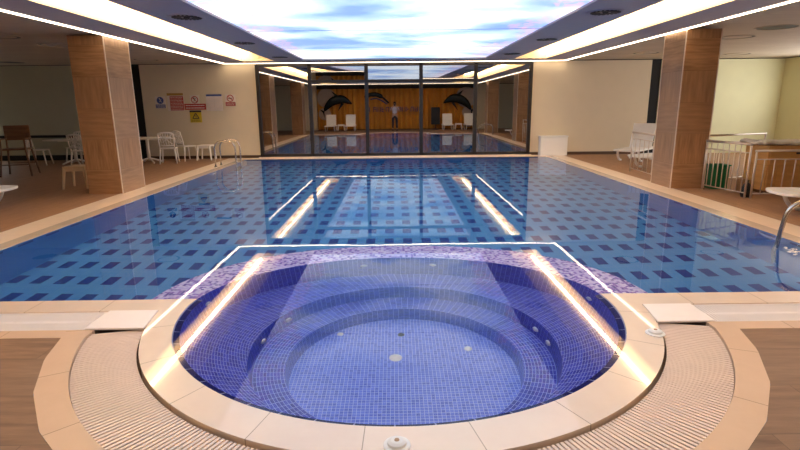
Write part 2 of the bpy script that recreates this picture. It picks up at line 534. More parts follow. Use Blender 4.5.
def c_out(th):
    n = 2.2; c, s = math.cos(th), math.sin(th)
    k = (abs(c) / 2.14) ** n + (abs(s) / 1.82) ** n
    r = k ** (-1 / n)
    return (r * c + .03, 4.05 + r * s)


def circ(th, R, cx=.03, cy=4.05):
    return (cx + R * math.cos(th), cy + R * math.sin(th))


NT = 144
TH = [2 * PI * i / NT for i in range(NT + 1)]

# ------------------------------------------------------------------ pool basin
a0 = math.asin((PN - 4.05) / 1.32)          # where the water outline crosses y = PN
back = [a0 + (PI - 2 * a0) * i / 72 for i in range(73)]


def out_at(th):
    x, y = c_out(th)
    return (x, max(y, PN))


ao = math.asin(.15 / 1.82) * 1.0
outs = []
for i in range(73):
    th = .075 + (PI - .15) * i / 72
    outs.append(out_at(th))
b = MB()
b.face([(PL, PN, -1.35), (PR, PN, -1.35), (PR, PF, -1.35), (PL, PF, -1.35)])
struct(b.build('pool_floor', M['pool_floor'], normals=False))
for nm, P, m in (('pool_wall', [(PL + .004, PF, -1.35), (PL + .004, PN, -1.35), (PL + .004, PN, -.001), (PL + .004, PF, -.001)], 'pool_wallx'),
                 ('pool_wall', [(PR - .004, PN, -1.35), (PR - .004, PF, -1.35), (PR - .004, PF, -.001), (PR - .004, PN, -.001)], 'pool_wallx'),
                 ('pool_wall', [(PR, PF, -1.35), (PL, PF, -1.35), (PL, PF, 0), (PR, PF, 0)], 'pool_wally'),
                 ('pool_wall', [(PL, PN, -1.35), (-2.11, PN, -1.35), (-2.11, PN, 0), (PL, PN, 0)], 'pool_wally'),
                 ('pool_wall', [(2.17, PN, -1.35), (PR, PN, -1.35), (PR, PN, 0), (2.17, PN, 0)], 'pool_wally')):
    b = MB(); b.face(P); struct(b.build(nm, M[m], normals=False))
# spa rim (mosaic) with its outer wall down into the pool
b = MB()
ins = [c_water(t) for t in back]
zr = -.015
b.strip([(p[0], p[1], zr) for p in outs], [(p[0], p[1], zr) for p in ins])
for i in range(len(b.uv)):
    b.uv[i] = [(v[0], v[1]) for v in b.v[4 * i:4 * i + 4]]
b.strip([(p[0], p[1], zr) for p in outs], [(p[0], p[1], -1.35) for p in outs])
rim = b.build('spa_rim', M['mosaic_rim'])
struct(rim)

# spa basin: wall, seat, riser, step, riser, floor
thing_spa = MB()
A = [c_water(t) for t in TH]


def c_wallbot(th):
    x, y = c_water(th)
    return (x * .965, 4.05 + (y - 4.05) * .965)


S = [c_wallbot(t) for t in TH]
R1 = [circ(t, 1.19, .05, 3.78) for t in TH]
R1b = [circ(t, 1.16, .05, 3.78) for t in TH]
R2 = [circ(t, .92, .05, 3.76) for t in TH]
R2b = [circ(t, .90, .05, 3.76) for t in TH]
Z = lambda pts, z: [(p[0], p[1], z) for p in pts]
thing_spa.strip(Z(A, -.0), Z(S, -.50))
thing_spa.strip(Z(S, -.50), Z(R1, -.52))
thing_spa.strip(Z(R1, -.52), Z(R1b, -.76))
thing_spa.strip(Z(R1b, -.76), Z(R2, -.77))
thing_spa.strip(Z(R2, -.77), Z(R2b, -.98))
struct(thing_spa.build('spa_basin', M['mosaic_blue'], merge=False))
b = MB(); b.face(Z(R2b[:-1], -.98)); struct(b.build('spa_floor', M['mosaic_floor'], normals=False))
# navy nosing tiles where the coping meets the spa water
fr = [PI - a0 + (PI + 2 * a0) * i / 100 for i in range(101)]
b = MB()
b.strip([(c_water(t)[0], c_water(t)[1], -.006) for t in fr],
        [(c_water(t)[0] * .972, 4.05 + (c_water(t)[1] - 4.05) * .972, -.03) for t in fr])
b.strip([(c_water(t)[0] * .972, 4.05 + (c_water(t)[1] - 4.05) * .972, -.03) for t in fr],
        [(c_water(t)[0] * .99, 4.05 + (c_water(t)[1] - 4.05) * .99, -.09) for t in fr])
struct(b.build('trim_1', M['navy'], merge=False))

# water sheets
b = MB()
pts = [(PL, PN), (outs[-1][0], PN)] + [c_water(t) for t in back[::-1]] + [(PR, PN), (PR, PF), (PL, PF)]
pts[1] = (c_water(back[-1])[0], PN)
seen = []
for p in pts:
    if not seen or (abs(p[0] - seen[-1][0]) + abs(p[1] - seen[-1][1])) > 1e-4: seen.append(p)
b.face([(p[0], p[1], 0) for p in seen])
wt = b.build('pool_water', M['water'], normals=False)
if wt.data.polygons[0].normal.z < 0:
    wt.data.flip_normals()
tag(wt, 'still clear blue water filling the long main pool', 'water')
b = MB(); b.face([(p[0], p[1], 0) for p in A[:-1]])
jw = b.build('spa_water', M['jwater'], normals=False)
if jw.data.polygons[0].normal.z < 0: jw.data.flip_normals()
tag(jw, 'calm water in the round blue mosaic spa tub in the foreground', 'water')

# ------------------------------------------------------------------ copings, grates, decks
b = MB()
cw = [(c_water(t)[0], c_water(t)[1]) for t in fr]
co = []
for t in fr:
    x, y = c_water(t)
    if y > 4.05: co.append((.03 + (1.95 if x > 0 else -1.95), y))
    else: co.append(circ(t, 1.95))
zc = .006
b.strip(Z(cw, zc), Z(co, zc)); b.strip(Z(co, zc), Z(co, -.12)); b.strip(Z(cw, zc), Z(cw, -.03))
struct(b.build('spa_coping', M['coping'], merge=False))
for sgn in (-1, 1):
    x0, x1 = (-5.25, -1.92) if sgn < 0 else (1.98, 5.25)
    b = MB(); b.box(x0, x1, 3.95, PN, -.14, .004)
    struct(b.build('pool_coping', M['coping']))
    xi, xm, xo = (PL, -4.80, -5.25) if sgn < 0 else (PR, 4.83, 5.25)
    b = MB()
    for (p, q, z) in ((xi, xm, .004),):
        b.box(min(p, q), max(p, q), PN, PF, -.14, z)
    for i in range(len(b.uv)): b.uv[i] = [(v[1], v[0]) for v in b.v[4 * i:4 * i + 4]]
    struct(b.build('pool_coping', M['coping']))
    b = MB(); b.box(min(xm, xo), max(xm, xo), PN, PF, -.14, .002)
    for i in range(len(b.uv)): b.uv[i] = [(v[1], v[0]) for v in b.v[4 * i:4 * i + 4]]
    struct(b.build('pool_coping', M['coping_dry']))
    # straight grate along the near edge
    g = MB(); g.box(x0 if sgn < 0 else 2.38, -2.32 if sgn < 0 else x1, 3.60, 3.612, -.03, -.004); g.box(x0 if sgn < 0 else 2.38, -2.32 if sgn < 0 else x1, 3.935, 3.948, -.03, -.004)
    gx0, gx1 = (-5.25, -2.32) if sgn < 0 else (2.38, 5.25)
    x = gx0
    while x < gx1 - .01:
        g.box(x, x + .013, 3.612, 3.935, -.014, -.005); x += .024
    g.box(gx0, gx1, 3.76, 3.79, -.03, -.008)
    tag(g.build('drain_grate', M['slat2']), 'straight white slatted drain grate along the near pool edge, ' + ('left' if sgn < 0 else 'right') + ' of the spa', 'drain grate')
    # plain corner plate
    pl = MB()
    pp = [(-2.31, 3.602), (-1.88, 3.602), (-1.925, 3.948), (-2.31, 3.948)] if sgn < 0 else [(1.94, 3.602), (2.37, 3.602), (2.37, 3.948), (1.985, 3.948)]
    pl.prism(pp, -.004, .012 if sgn < 0 else .010)
    tag(pl.build('cover_plate', M['slat2'], bevel=.003), 'plain white cover plate at the corner of the ' + ('left' if sgn < 0 else 'right') + ' drain channel', 'cover plate')
    b = MB(); b.box(x0 if sgn < 0 else 2.30, -2.24 if sgn < 0 else 5.25, 3.47, 3.598, -.14, .0015)
    struct(b.build('channel_edging', M['ring']))
b = MB(); b.box(PL - .66, PR + .62, PF, YB + .02, -.14, .003)
struct(b.build('pool_coping', M['coping_dry']))

def ringout(t):
    w_ = PI / 17; k = math.floor(t / w_); m_ = (k + .5) * w_
    return circ(t, 2.50 * math.cos(w_ / 2) / math.cos(t - m_) + .012)


# curved grate around the spa: real radial slats
tA, tB = PI + .215, 2 * PI - .215
g = MB()
n = 204
for i in range(n + 1):
    t = tA + (tB - tA) * i / n
    c, s = math.cos(t), math.sin(t)
    Mx = Matrix(((c, -s, 0, .03), (s, c, 0, 4.05), (0, 0, 1, 0), (0, 0, 0, 1)))
    g.box(1.966, 2.335, -.0085, .0085, -.028, -.018, Mx)
for R in (2.06, 2.24):
    a_ = [circ(tA + (tB - tA) * i / 120, R) for i in range(121)]; b_ = [circ(tA + (tB - tA) * i / 120, R + .012) for i in range(121)]
    g.strip(Z(a_, -.034), Z(b_, -.034))
tag(g.build('drain_grate', M['slat'], normals=True), 'curved grate of radial white slats wrapped around the spa coping', 'drain grate')
b = MB()
tt = [PI + .19 + (PI - .38) * i / 100 for i in range(101)]
b.strip(Z([circ(t, 2.34) for t in tt], .002), Z([ringout(t) for t in tt], .002))
b.strip(Z([circ(t, 2.34) for t in tt], .002), Z([circ(t, 2.34) for t in tt], -.14))
struct(b.build('spa_edging', M['ring'], merge=False))
b = MB()
tt2 = [PI + .02 + (PI - .04) * i / 100 for i in range(101)]
b.strip(Z([circ(t, 1.93) for t in tt2], -.12), Z([circ(t, 2.40) for t in tt2], -.12))
b.box(-5.25, -1.9, 3.45, 3.96, -.13, -.12); b.box(1.96, 5.25, 3.45, 3.96, -.13, -.12)
struct(b.build('drain_channel', M['channel'], normals=False))
# deck
b = MB()
ye = 3.47
ta = PI + math.asin((4.05 - ye) / 2.50)
tb = 2 * PI - math.asin((4.05 - ye) / 2.50)
arc = [ringout(ta + (tb - ta) * i / 90) for i in range(91)]
poly = [(XS0, ye)] + arc + [(XS1, ye), (XS1, YC - .3), (XS0, YC - .3)]
b.face([(p[0], p[1], 0) for p in poly])
fl = b.build('floor', M['deck'], normals=False)
if fl.data.polygons[0].normal.z < 0: fl.data.flip_normals()
struct(fl)
for x0, x1 in ((XS0, -5.25), (5.25, XS1)):
    b = MB(); b.box(x0, x1, ye, YB + .2, -.14, 0)
    struct(b.build('floor', M['deck_side']))

# ------------------------------------------------------------------ walls
def wallbox(name, m, *a):
    b = MB(); b.box(*a); return struct(b.build(name, m))


GL, GR = -4.20, 4.19
wallbox('wall_back', M['wall'], -7.78, GL, YB, YB + .2, 0, H)
wallbox('wall_back', M['wall'], GR, 7.90, YB, YB + .2, 0, H)
wallbox('door_1', M['door_dark'], -8.05, -7.78, YB + .03, YB + .2, 0, H)
wallbox('door_2', M['door_dark'], 7.90, 8.20, YB + .03, YB + .2, 0, H)
wallbox('wall_back', M['wall_left'], XS0, -8.05, YB, YB + .2, 0, H)
wallbox('wall_back', M['wall_right'], 8.20, XS1 + .2, YB, YB + .2, 0, H)
wallbox('wall_left', M['wall_left'], XS0 - .2, XS0, YC - .3, YB + .2, 0, H)
wallbox('wall_right', M['wall_right'], XS1, XS1 + .2, YC - .3, YB + .2, 0, H)
wallbox('wall_front', M['wall_left'], XS0, -5.15, YC - .3, YC - .1, 0, H)
wallbox('wall_front', M['wall_left'], 5.25, XS1, YC - .3, YC - .1, 0, H)
wallbox('wall_front', M['curtain_dark'], -5.15, 5.25, YC - .3, YC - .1, 0, H)
wallbox('baseboard_back', M['channel'], -7.78, GL, YB - .012, YB, 0, .09)
wallbox('baseboard_back', M['channel'], GR, 7.90, YB - .012, YB, 0, .09)
wallbox('baseboard_left', M['black'], XS0, -8.05, YB - .02, YB, 0, .16)
wallbox('trim_2', M['black'], XS0, -8.05, YB - .03, YB, .70, .78)
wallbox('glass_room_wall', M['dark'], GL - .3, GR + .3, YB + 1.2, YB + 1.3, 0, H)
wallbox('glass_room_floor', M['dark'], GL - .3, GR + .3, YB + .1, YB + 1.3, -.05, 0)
# small bright window at the back, then an added light pane at the right
b = MB(); b.box(-13.35, -12.42, YB - .02, YB - .005, .80, 1.16)
struct(b.build('window_1', M['pane_glow']))
b = MB(); b.box(XS1 - .03, XS1 - .01, 9.5, 15.5, 1.2, 2.5)
struct(b.build('window_2', M['pane_glow']))  # out of view, added to brighten the right part of the back wall

# glass wall: five bays
fr_ = MB()
xs = [-4.20, -2.61, -.87, .81, 2.49, 4.19]
for i, x in enumerate(xs):
    wd = .055 if 0 < i < 5 else .05
    fr_.box(x - wd, x + wd, YB - .06, YB + .06, .03, H - .03)
fr_.box(GL, GR, YB - .06, YB + .06, .03, .12)
fr_.box(GL, GR, YB - .06, YB + .06, H - .10, H)
for a, c in ((1, 2), (2, 3), (3, 4)):
    fr_.box(xs[a] + .05, xs[c] - .05, YB - .05, YB + .05, 2.27, 2.36)
wf = struct(fr_.build('window_frame_1', M['frame'], bevel=.006))
wf.name = 'window_3'
wallbox('trim_3', M['coping_dry'], GL - .1, GR + .1, YB - .10, YB + .08, 0, .03)
for i in range(5):
    x0, x1 = xs[i] + .05, xs[i + 1] - .05
    if 0 < i < 4:
        spans = ((.12, 2.27), (2.36, H - .10))
    else:
        spans = ((.12, H - .10),)
    for k, (z0, z1) in enumerate(spans):
        b = MB(); b.box(-(x1 - x0) / 2, (x1 - x0) / 2, -.004, .004, 0, z1 - z0)
        o = struct(b.build('window_%d' % (4 + i + 5 * k), M['glass']))
        o.location = ((x0 + x1) / 2, YB, z0)
        if k == 1 and i == 1: o.rotation_euler.x = math.radians(1.3)
        if k == 1 and i == 3: o.rotation_euler.x = math.radians(0.5)

# ------------------------------------------------------------------ ceiling
CO, CI, SX = 4.37, 3.45, 2.58      # cove outer, cove inner, sky panel half width
CY0, CY1 = .55, 15.65
SY0, SY1 = 1.15, 15.50
LX0, LX1, LY0, LY1 = -5.13, 5.17, -.15, 16.45


def slab(x0, x1, y0, y1, m, name='ceiling', z0=H, z1=H + .12):
    return wallbox(name, m, x0, x1, y0, y1, z0, z1)


slab(XS0, LX0 - .10, YC - .3, YB + .2, M['side_ceiling'], z0=H + .03)
slab(LX1 + .10, XS1 + .2, YC - .3, YB + .2, M['side_ceiling'], z0=H + .03)
slab(LX0 - .10, -CO, YC - .3, YB + .2, M['soffit'])
slab(CO, LX1 + .10, YC - .3, YB + .2, M['soffit'])
slab(-CI, -SX, CY0, CY1, M['soffit'])
slab(SX, CI, CY0, CY1, M['soffit'])
slab(-CO, CO, CY1, YB + 1.4, M['soffit'])
slab(-CO, CO, YC - .3, CY0, M['soffit'])
slab(-SX, SX, CY0, SY0, M['soffit'])
slab(-SX, SX, SY1, CY1, M['soffit'])
# coves
for sg in (-1, 1):
    b = MB()
    xo, xi = sg * (CO - .005), sg * (CI + .005)
    zt = H + .26
    P = [(xo, CY0 + .005), (xi, CY0 + .005), (xi, CY1 - .005), (xo, CY1 - .005)]
    b.face([(p[0], p[1], zt) for p in P])
    for i in range(4):
        a, c = P[i], P[(i + 1) % 4]
        b.face([(a[0], a[1], H), (c[0], c[1], H), (c[0], c[1], zt), (a[0], a[1], zt)])
    cv = struct(b.build('ceiling', M['cove_paint'], normals=False))
    t = thing('cove_light', 'long warm recessed ceiling cove light over the ' + ('left' if sg < 0 else 'right') + ' side of the pool', 'ceiling light', (sg * (CO - .13), (CY0 + CY1) / 2, H + .20), 0)
    b = MB()
    hy = (CY1 - CY0) / 2 - .02
    b.box(-.035, .035, -hy, hy, -.03, .03)
    b.build('light_strip', M['cove_led'], t)
    b = MB(); b.box(-.012, .012, -hy, hy, .031, .058)
    b.build('mounting_rail', M['cove_paint'], t)
# led line
t = thing('led_strip_light', 'thin white led line framing the lowered ceiling around the pool', 'ceiling light', (0, 8, H - .012))
hw = .037
for (x0, x1, y0, y1) in ((LX0 - hw, LX0 + hw, LY0 - hw, LY1 + hw), (LX1 - hw, LX1 + hw, LY0 - hw, LY1 + hw),
                         (LX0 + hw, LX1 - hw, LY1 - hw, LY1 + hw), (LX0 + hw, LX1 - hw, LY0 - hw, LY0 + hw)):
    b = MB(); b.box(x0, x1, y0 - 8, y1 - 8, 0, .011)
    b.build('led_strip', M['led'], t)
# sky panel
t = thing('luminous_sky_ceiling', 'large backlit ceiling panel printed with blue sky, white clouds and pink blossom', 'ceiling light', (0, 8, H + .03))
step = (SY1 - SY0) / 5
for i in range(5):
    y0 = SY0 + i * step
    b = MB(); b.box(-SX, SX, y0 + .012 - 8, y0 + step - .012 - 8, 0, .01)
    b.build('light_panel', M['sky'], t)
    if i:
        b = MB(); b.box(-SX, SX, y0 - .012 - 8, y0 + .012 - 8, -.004, .012)
        b.build('seam', M['soffit'], t)


def swirl_vent(x, y, r, label, dark=False):
    t = thing('ceiling_vent', label, 'ceiling vent', (x, y, H), 0, 'round ceiling diffusers')
    b = MB(); b.lathe([(0.0, -.004), (r * .9, -.004), (r, -.010), (r + .03, -.004), (r + .03, 0)], n=32)
    b.build('plate', M['soffit'] if not dark else M['side_ceiling'], t, smooth=False)
    b = MB()
    for k in range(20):
        a = 2 * PI * k / 20
        Mx = Matrix.Rotation(a, 4, 'Z') @ Matrix.Translation((r * .62, 0, -.013)) @ Matrix.Rotation(.35, 4, 'Z')
        b.box(-r * .26, r * .26, -.014, .014, -.004, .004, Mx)
    b.lathe([(0, -.02), (r * .16, -.018), (r * .2, -.008)], n=16)
    b.build('slots', M['black'], t)


for x, y, lab in ((-2.98, 8.0, 'round slotted ceiling diffuser, nearest on the left of the sky panel'),
                  (-3.05, 11.2, 'round slotted ceiling diffuser, middle one left of the sky panel'),
                  (-3.02, 14.4, 'round slotted ceiling diffuser, farthest on the left of the sky panel'),
                  (3.02, 7.9, 'round slotted ceiling diffuser, nearest on the right of the sky panel'),
                  (3.08, 11.05, 'round slotted ceiling diffuser, middle one right of the sky panel'),
                  (3.05, 14.1, 'round slotted ceiling diffuser, farthest on the right of the sky panel')):
    swirl_vent(x, y, .235, lab)


def side_vent(x, y, r, label, full=False):
    t = thing('ceiling_vent', label, 'ceiling vent', (x, y, H + .03), 0, 'round side ceiling diffusers')
    b = MB(); b.lathe([(r * .98, 0), (r, -.012), (r + .025, -.004), (r + .03, 0)], n=32)
    b.build('rim', M['side_ceiling'], t)
    b = MB(); b.lathe([(0, -.006), (r * .98, -.006)] if full else [(r * .8, -.006), (r * .98, -.006)], n=32)
    b.build('opening', M['black'], t)
    if not full:
        b = MB(); b.lathe([(0, -.008), (r * .8, -.008), (r * .8, 0)], n=32); b.build('plate', M['side_ceiling'], t)


side_vent(6.88, 9.85, .33, 'open dark round ceiling diffuser above the right deck beside the column', True)
side_vent(7.05, 11.25, .33, 'round ceiling diffuser with a thin dark rim above the right deck', False)
side_vent(9.6, 15.2, .33, 'farthest round ceiling diffuser near the pale green wall', False)
side_vent(6.75, 14.6, .33, 'round ceiling diffuser between the led line and the cream wall, right side', False)
side_vent(-7.05, 11.5, .33, 'round ceiling diffuser above the left deck beside the column', False)
side_vent(-7.2, 10.1, .33, 'round dark ceiling diffuser at the left frame edge', False)
side_vent(-10.9, 15.6, .33, 'round dark ceiling diffuser far over the left seating corner', True)
side_vent(-6.9, 15.2, .33, 'round ceiling diffuser above the wall signs', False)


# ------------------------------------------------------------------ columns
def column(x0, x1, y0, y1, label):
    t = thing('column', label, 'column', ((x0 + x1) / 2, (y0 + y1) / 2, 0), 0, 'wood clad columns beside the pool')
    hx, hy = (x1 - x0) / 2, (y1 - y0) / 2
    b = MB()
    b.box(-hx, hx, -hy, hy, .0, H)
    for i, f in enumerate(b.f):
        P = [Vector(b.v[k]) for k in f]
        nn = (P[1] - P[0]).cross(P[3] - P[0])
        b.mi[i] = 1 if abs(nn.x) > abs(nn.y) else 0
    b.build('cladding', [M['col_front'], M['col_side']], t)
    for sx in ((1,) if x0 < 0 else (-1, 1)):
        for sy in (-1, 1):
            c = MB(); c.box(sx * hx - .008, sx * hx + .008, sy * hy - .008, sy * hy + .008, 0, H)
            c.build('corner_trim', M['edge_trim'], t)


column(-5.84, -5.20, 9.86, 10.75, 'square wood-clad column on the left pool edge next to the beige stool')
column(5.20, 5.83, 9.74, 10.50, 'square wood-clad column on the right pool edge beside the steel railing')
column(-5.86, -5.22, 2.2, 3.0, 'wood-clad column on the left edge near the viewer, seen only in the glass reflection')
column(5.24, 5.86, 2.2, 3.0, 'wood-clad column on the right edge near the viewer, seen only in the glass reflection')
for sg in (-1, 1):
    wallbox('wall_front', M['wall'], 5.2 if sg > 0 else -6.3, 6.3 if sg > 0 else -5.1, YC - .1, YC + .35, 0, H)


# ------------------------------------------------------------------ pool ladders
def ladder(label, P, rz, reach=.55, h=.72):
    t = thing('pool_ladder', label, 'pool ladder', (P[0], P[1], 0), rz)
    # local +x points to the water
    for sy in (-.22, .22):
        path = [(-.38, sy, 0), (-.38, sy, h - .22)]
        for k in range(1, 9):
            a = PI - k * PI / 2 / 8
            path.append((-.16 + .22 * math.cos(a), sy, h - .22 + .22 * math.sin(a)))
        for k in range(1, 9):
            a = PI / 2 - k * PI / 2 / 8
            path.append((.0 + .22 * math.cos(a) - .04, sy, h - .22 + .22 * math.sin(a)))
        path += [(.18, sy, .0), (.18, sy, -.9)]
        b = MB(); b.tube(path, .02, 10); b.build('handrail', M['steel'], t, smooth=True)
        b = MB(); b.lathe([(.0, .018), (.03, .018), (.045, 0)], (-.38, sy, .004), 16); b.build('base_flange', M['steel'], t, smooth=True)
    for z in (-.25, -.5, -.75):
        b = MB(); b.box(.15, .21, -.21, .21, z - .012, z + .012); b.build('tread', M['steel'], t, bevel=.005)
    return t


ladder('pool ladder with two steel hoop handrails on the far left pool edge', (-4.50, 14.4, 0), 0, h=.70)


# right-hand handrail close to the camera
t = thing('pool_handrail', 'curved steel grab rail entering the water at the right pool edge', 'handrail', (4.36, 5.62, 0), 0)
path = [(.75, -.35, 0), (.75, -.35, .30)]
for k in range(0, 9):
    a = k / 8 * PI / 2
    path.append((.75 - .35 * math.sin(a) * 1.0, -.35 + .12 * math.sin(a), .30 + .25 * math.sin(a)))
path = [(.80, -.25, .0), (.80, -.25, .32), (.77, -.23, .44), (.68, -.2, .52), (.52, -.14, .565), (.32, -.06, .56), (.16, 0, .52),
        (.06, .03, .44), (.02, .045, .34), (.0, .05, .2), (-.02, .06, -.02), (-.04, .065, -.30), (-.03, .06, -.6), (-.02, .06, -.75)]


def smooth_path(P, n=6):
    P = [Vector(p) for p in P]; out = []
    for i in range(len(P) - 1):
        p0 = P[max(i - 1, 0)]; p1 = P[i]; p2 = P[i + 1]; p3 = P[min(i + 2, len(P) - 1)]
        for k in range(n):
            s = k / n
            out.append(.5 * ((2 * p1) + (-p0 + p2) * s + (2 * p0 - 5 * p1 + 4 * p2 - p3) * s * s + (-p0 + 3 * p1 - 3 * p2 + p3) * s ** 3))
    out.append(P[-1]); return out


b = MB(); b.tube(smooth_path([(p[0] - .02, p[1], p[2]) for p in path]), .024, 12); b.build('rail', M['steel'], t, smooth=True)
b = MB(); b.lathe([(0, .018), (.035, .018), (.05, 0)], (.78, -.25, .004), 16); b.build('base_flange', M['steel'], t, smooth=True)

# splash at the rail foot
b = MB()
for k in range(26):
    a = random.uniform(0, 2 * PI); r = random.uniform(0, .2)
    x, y = 4.33 + r * math.cos(a) * .8, 5.45 + r * math.sin(a) * 1.0
    rr = random.uniform(.006, .02)
    b.lathe([(0, rr * .5), (rr * .7, rr * .35), (rr, 0)], (x, y, .0), 7)
tag(b.build('foam', M['wplastic'], smooth=True), 'small patch of white foam on the water beside the right grab rail', 'foam', kind='stuff')

# spa fittings
def knob(x, y, label, r=.052):
    t = thing('air_valve', label, 'valve', (x, y, .006), 0, 'spa air valves')
    b = MB(); b.lathe([(r * 1.25, 0), (r * 1.25, .006), (r * .9, .010), (r * .85, .022), (r * .55, .030), (0, .030)], n=28)
    b.build('cap', M['wplastic'], t, smooth=False)
    b = MB(); b.lathe([(0, .034), (r * .22, .033), (r * .25, .029)], n=16); b.build('button', M['card'], t)


knob(1.82, 3.40, 'round white plastic air valve on the right side of the spa coping')
knob(-.01, 2.20, 'round white plastic air valve at the front centre of the spa coping')
for i, (x, y, z, nx, ny) in enumerate(((-1.12, 3.95, -.64, 1, 0), (-1.0, 4.35, -.64, .85, -.5), (1.2, 4.1, -.64, -1, 0), (1.14, 3.85, -.64, -1, 0),
                                       (-1.62, 4.3, -.22, 1, -.2), (1.63, 4.3, -.22, -1, -.2), (.35, 5.28, -.22, 0, -1), (-.35, 5.28, -.22, 0, -1))):
    d = Vector((nx, ny, 0)).normalized()
    # fit to the wall it sits in
    if z < -.5:
        c = Vector((.05, 3.78, 0)); v = Vector((x, y, 0)) - c; v.normalize(); p = c + v * 1.165; d = -v
    else:
        th = math.atan2((y - 4.05) / 1.32, x / 1.71); q = c_water(th); p = Vector((q[0] * .985, 4.05 + (q[1] - 4.05) * .985, 0)); d = Vector((-math.cos(th), -math.sin(th), 0))
    b = MB()
    Q = d.to_track_quat('Z', 'Y').to_matrix().to_4x4()
    b.lathe([(0, .012), (.012, .012), (.018, .02), (.034, .014), (.038, 0)], n=18, M=Q)
    o = b.build('spa_jet', M['wplastic'], smooth=True); o.location = (p.x, p.y, z)
    where = ('on the left riser below the seat', 'on the left riser towards the back', 'on the right riser below the seat', 'on the right riser nearer the front',
             'high on the left spa wall', 'high on the right spa wall', 'on the back spa wall, right of centre', 'on the back spa wall, left of centre')[i]
    tag(o, 'small round white water jet ' + where, 'water jet', 'spa jets')
for x, y, r, lab, mm in ((-.02, 3.98, .055, 'pale round drain cover on the spa floor, nearest the viewer', 'wplastic'), (.03, 4.36, .03, 'small dark round inlet on the spa floor centre', 'black'),
                     (.60, 4.1, .035, 'small pale round inlet on the spa floor, right side', 'wplastic'), (-.52, 4.38, .03, 'small pale round inlet on the spa floor, left side', 'wplastic')):
    b = MB(); b.lathe([(0, .012), (r * .8, .012), (r, 0)], (0, 0, 0), 20); o = b.build('floor_inlet', M[mm], smooth=True); o.location = (x, y, -.98)
    tag(o, lab, 'floor inlet', 'spa floor inlets')


# ------------------------------------------------------------------ chairs and tables
def tapered_leg(b, p, q, r0, r1):
    b.tube([p, ((p[0] + q[0]) / 2, (p[1] + q[1]) / 2, (p[2] + q[2]) / 2), q], [r0, (r0 + r1) / 2, r1], 8)


def make_chair(label, loc, rz, m='plastic', arms=True):
    """front of the chair is local -y"""
    t = thing('garden_chair', label, 'chair', loc, rz, 'white plastic chairs')
    b = MB(); b.box(-.22, .22, -.22, .21, .42, .45); b.build('seat', M[m], t, bevel=.02, seg=3)
    for sx in (-1, 1):
        for sy in (-1, 1):
            b = MB(); tapered_leg(b, (sx * .19, sy * .18, .43), (sx * .23, sy * .235, 0), .024, .017); b.build('leg', M[m], t, smooth=True)
    b = MB()
    def bk(u, z):   # leaning back plane
        return (u, .19 + (z - .43) * .22, z)
    for sx in (-1, 1): b.tube([bk(sx * .19, .43), bk(sx * .205, .65), bk(sx * .195, .86)], .018, 8)
    b.tube([bk(-.2, .86), bk(-.1, .885), bk(0, .893), bk(.1, .885), bk(.2, .86)], .024, 8)
    b.tube([bk(-.2, .52), bk(.2, .52)], .016, 8)
    b.tube([bk(-.2, .73), bk(.2, .73)], .011, 8)
    for i in range(-2, 3):
        b.tube([bk(i * .065, .52), bk(i * .065 + .02, .7), bk(i * .065, .88)], .010, 6)
    b.tube([bk(-.18, .55), bk(.18, .84)], .010, 6); b.tube([bk(.18, .55), bk(-.18, .84)], .010, 6)
    b.build('backrest', M[m], t, smooth=True)
    if arms:
        for sx in (-1, 1):
            b = MB(); b.tube(smooth_path([bk(sx * .2, .68), (sx * .25, .05, .66), (sx * .25, -.17, .65), (sx * .225, -.2, .55), (sx * .21, -.2, .43)], 4), .016, 8)
            b.build('armrest', M[m], t, smooth=True)
    return t


def make_stool(label, loc, rz, m='beige', s=.21, h=.455):
    t = thing('square_stool', label, 'stool', loc, rz)
    b = MB(); b.box(-s, s, -s, s, h - .04, h); b.box(-s + .01, s - .01, -s + .01, -s + .02, h - .10, h - .04); b.box(-s + .01, s - .01, s - .02, s - .01, h - .10, h - .04)
    b.build('seat', M[m], t, bevel=.012)
    for sx in (-1, 1):
        for sy in (-1, 1):
            b = MB()
            x, y = sx * (s - .025), sy * (s - .025)
            x2, y2 = sx * (s + .02), sy * (s + .02)
            lv = [(x, y, h - .03, .028), (x2, y2, 0, .02)]
            b.tube([(x, y, h - .03), (x2, y2, 0)], [.036, .024], 4)
            b.build('leg', M[m], t)
    return t


def make_table(label, loc, rz, rx, ry, h=.74, m='plastic', ped=True):
    t = thing('garden_table', label, 'table', loc, rz)
    b = MB(); pts = []
    for k in range(32):
        a = 2 * PI * k / 32; c, s = math.cos(a), math.sin(a)
        r = ((abs(c)) ** 4 + (abs(s)) ** 4) ** -.25
        pts.append((rx * r * c, ry * r * s))
    b.prism(pts, h - .03, h); b.build('tabletop', M[m], t, bevel=.008)
    if ped:
        b = MB(); b.tube([(0, 0, h - .03), (0, 0, .08)], [.045, .05], 12); b.tube([(-rx * .6, 0, h - .05), (rx * .6, 0, h - .05)], .02, 8); b.build('pedestal', M[m], t, smooth=True)
        for k in range(4):
            a = k * PI / 2 + PI / 4
            b = MB(); b.tube(smooth_path([(.03 * math.cos(a), .03 * math.sin(a), .14), (.2 * math.cos(a), .2 * math.sin(a), .09), (.36 * math.cos(a), .36 * math.sin(a), .022)], 4), .022, 8)
            b.build('foot', M[m], t, smooth=True)
    return t


# right hand group on the left deck (under the signs)
make_table('white oval plastic table behind the left column, below the wall signs', (-7.25, 15.45, 0), 0, .62, .42)
ch = make_chair('white plastic chair with lattice back, right of the table below the signs', (-6.60, 15.32, 0), PI + .25, arms=False)
ch2 = dup(ch, (-6.38, 16.08, 0), PI * .8, 'white plastic chair at the far side of the chair below the wall signs', 'white plastic chairs')
make_stool('white square stool against the cream wall, right of the white chairs', (-5.84, 16.22, 0), 0, 'plastic', .2)
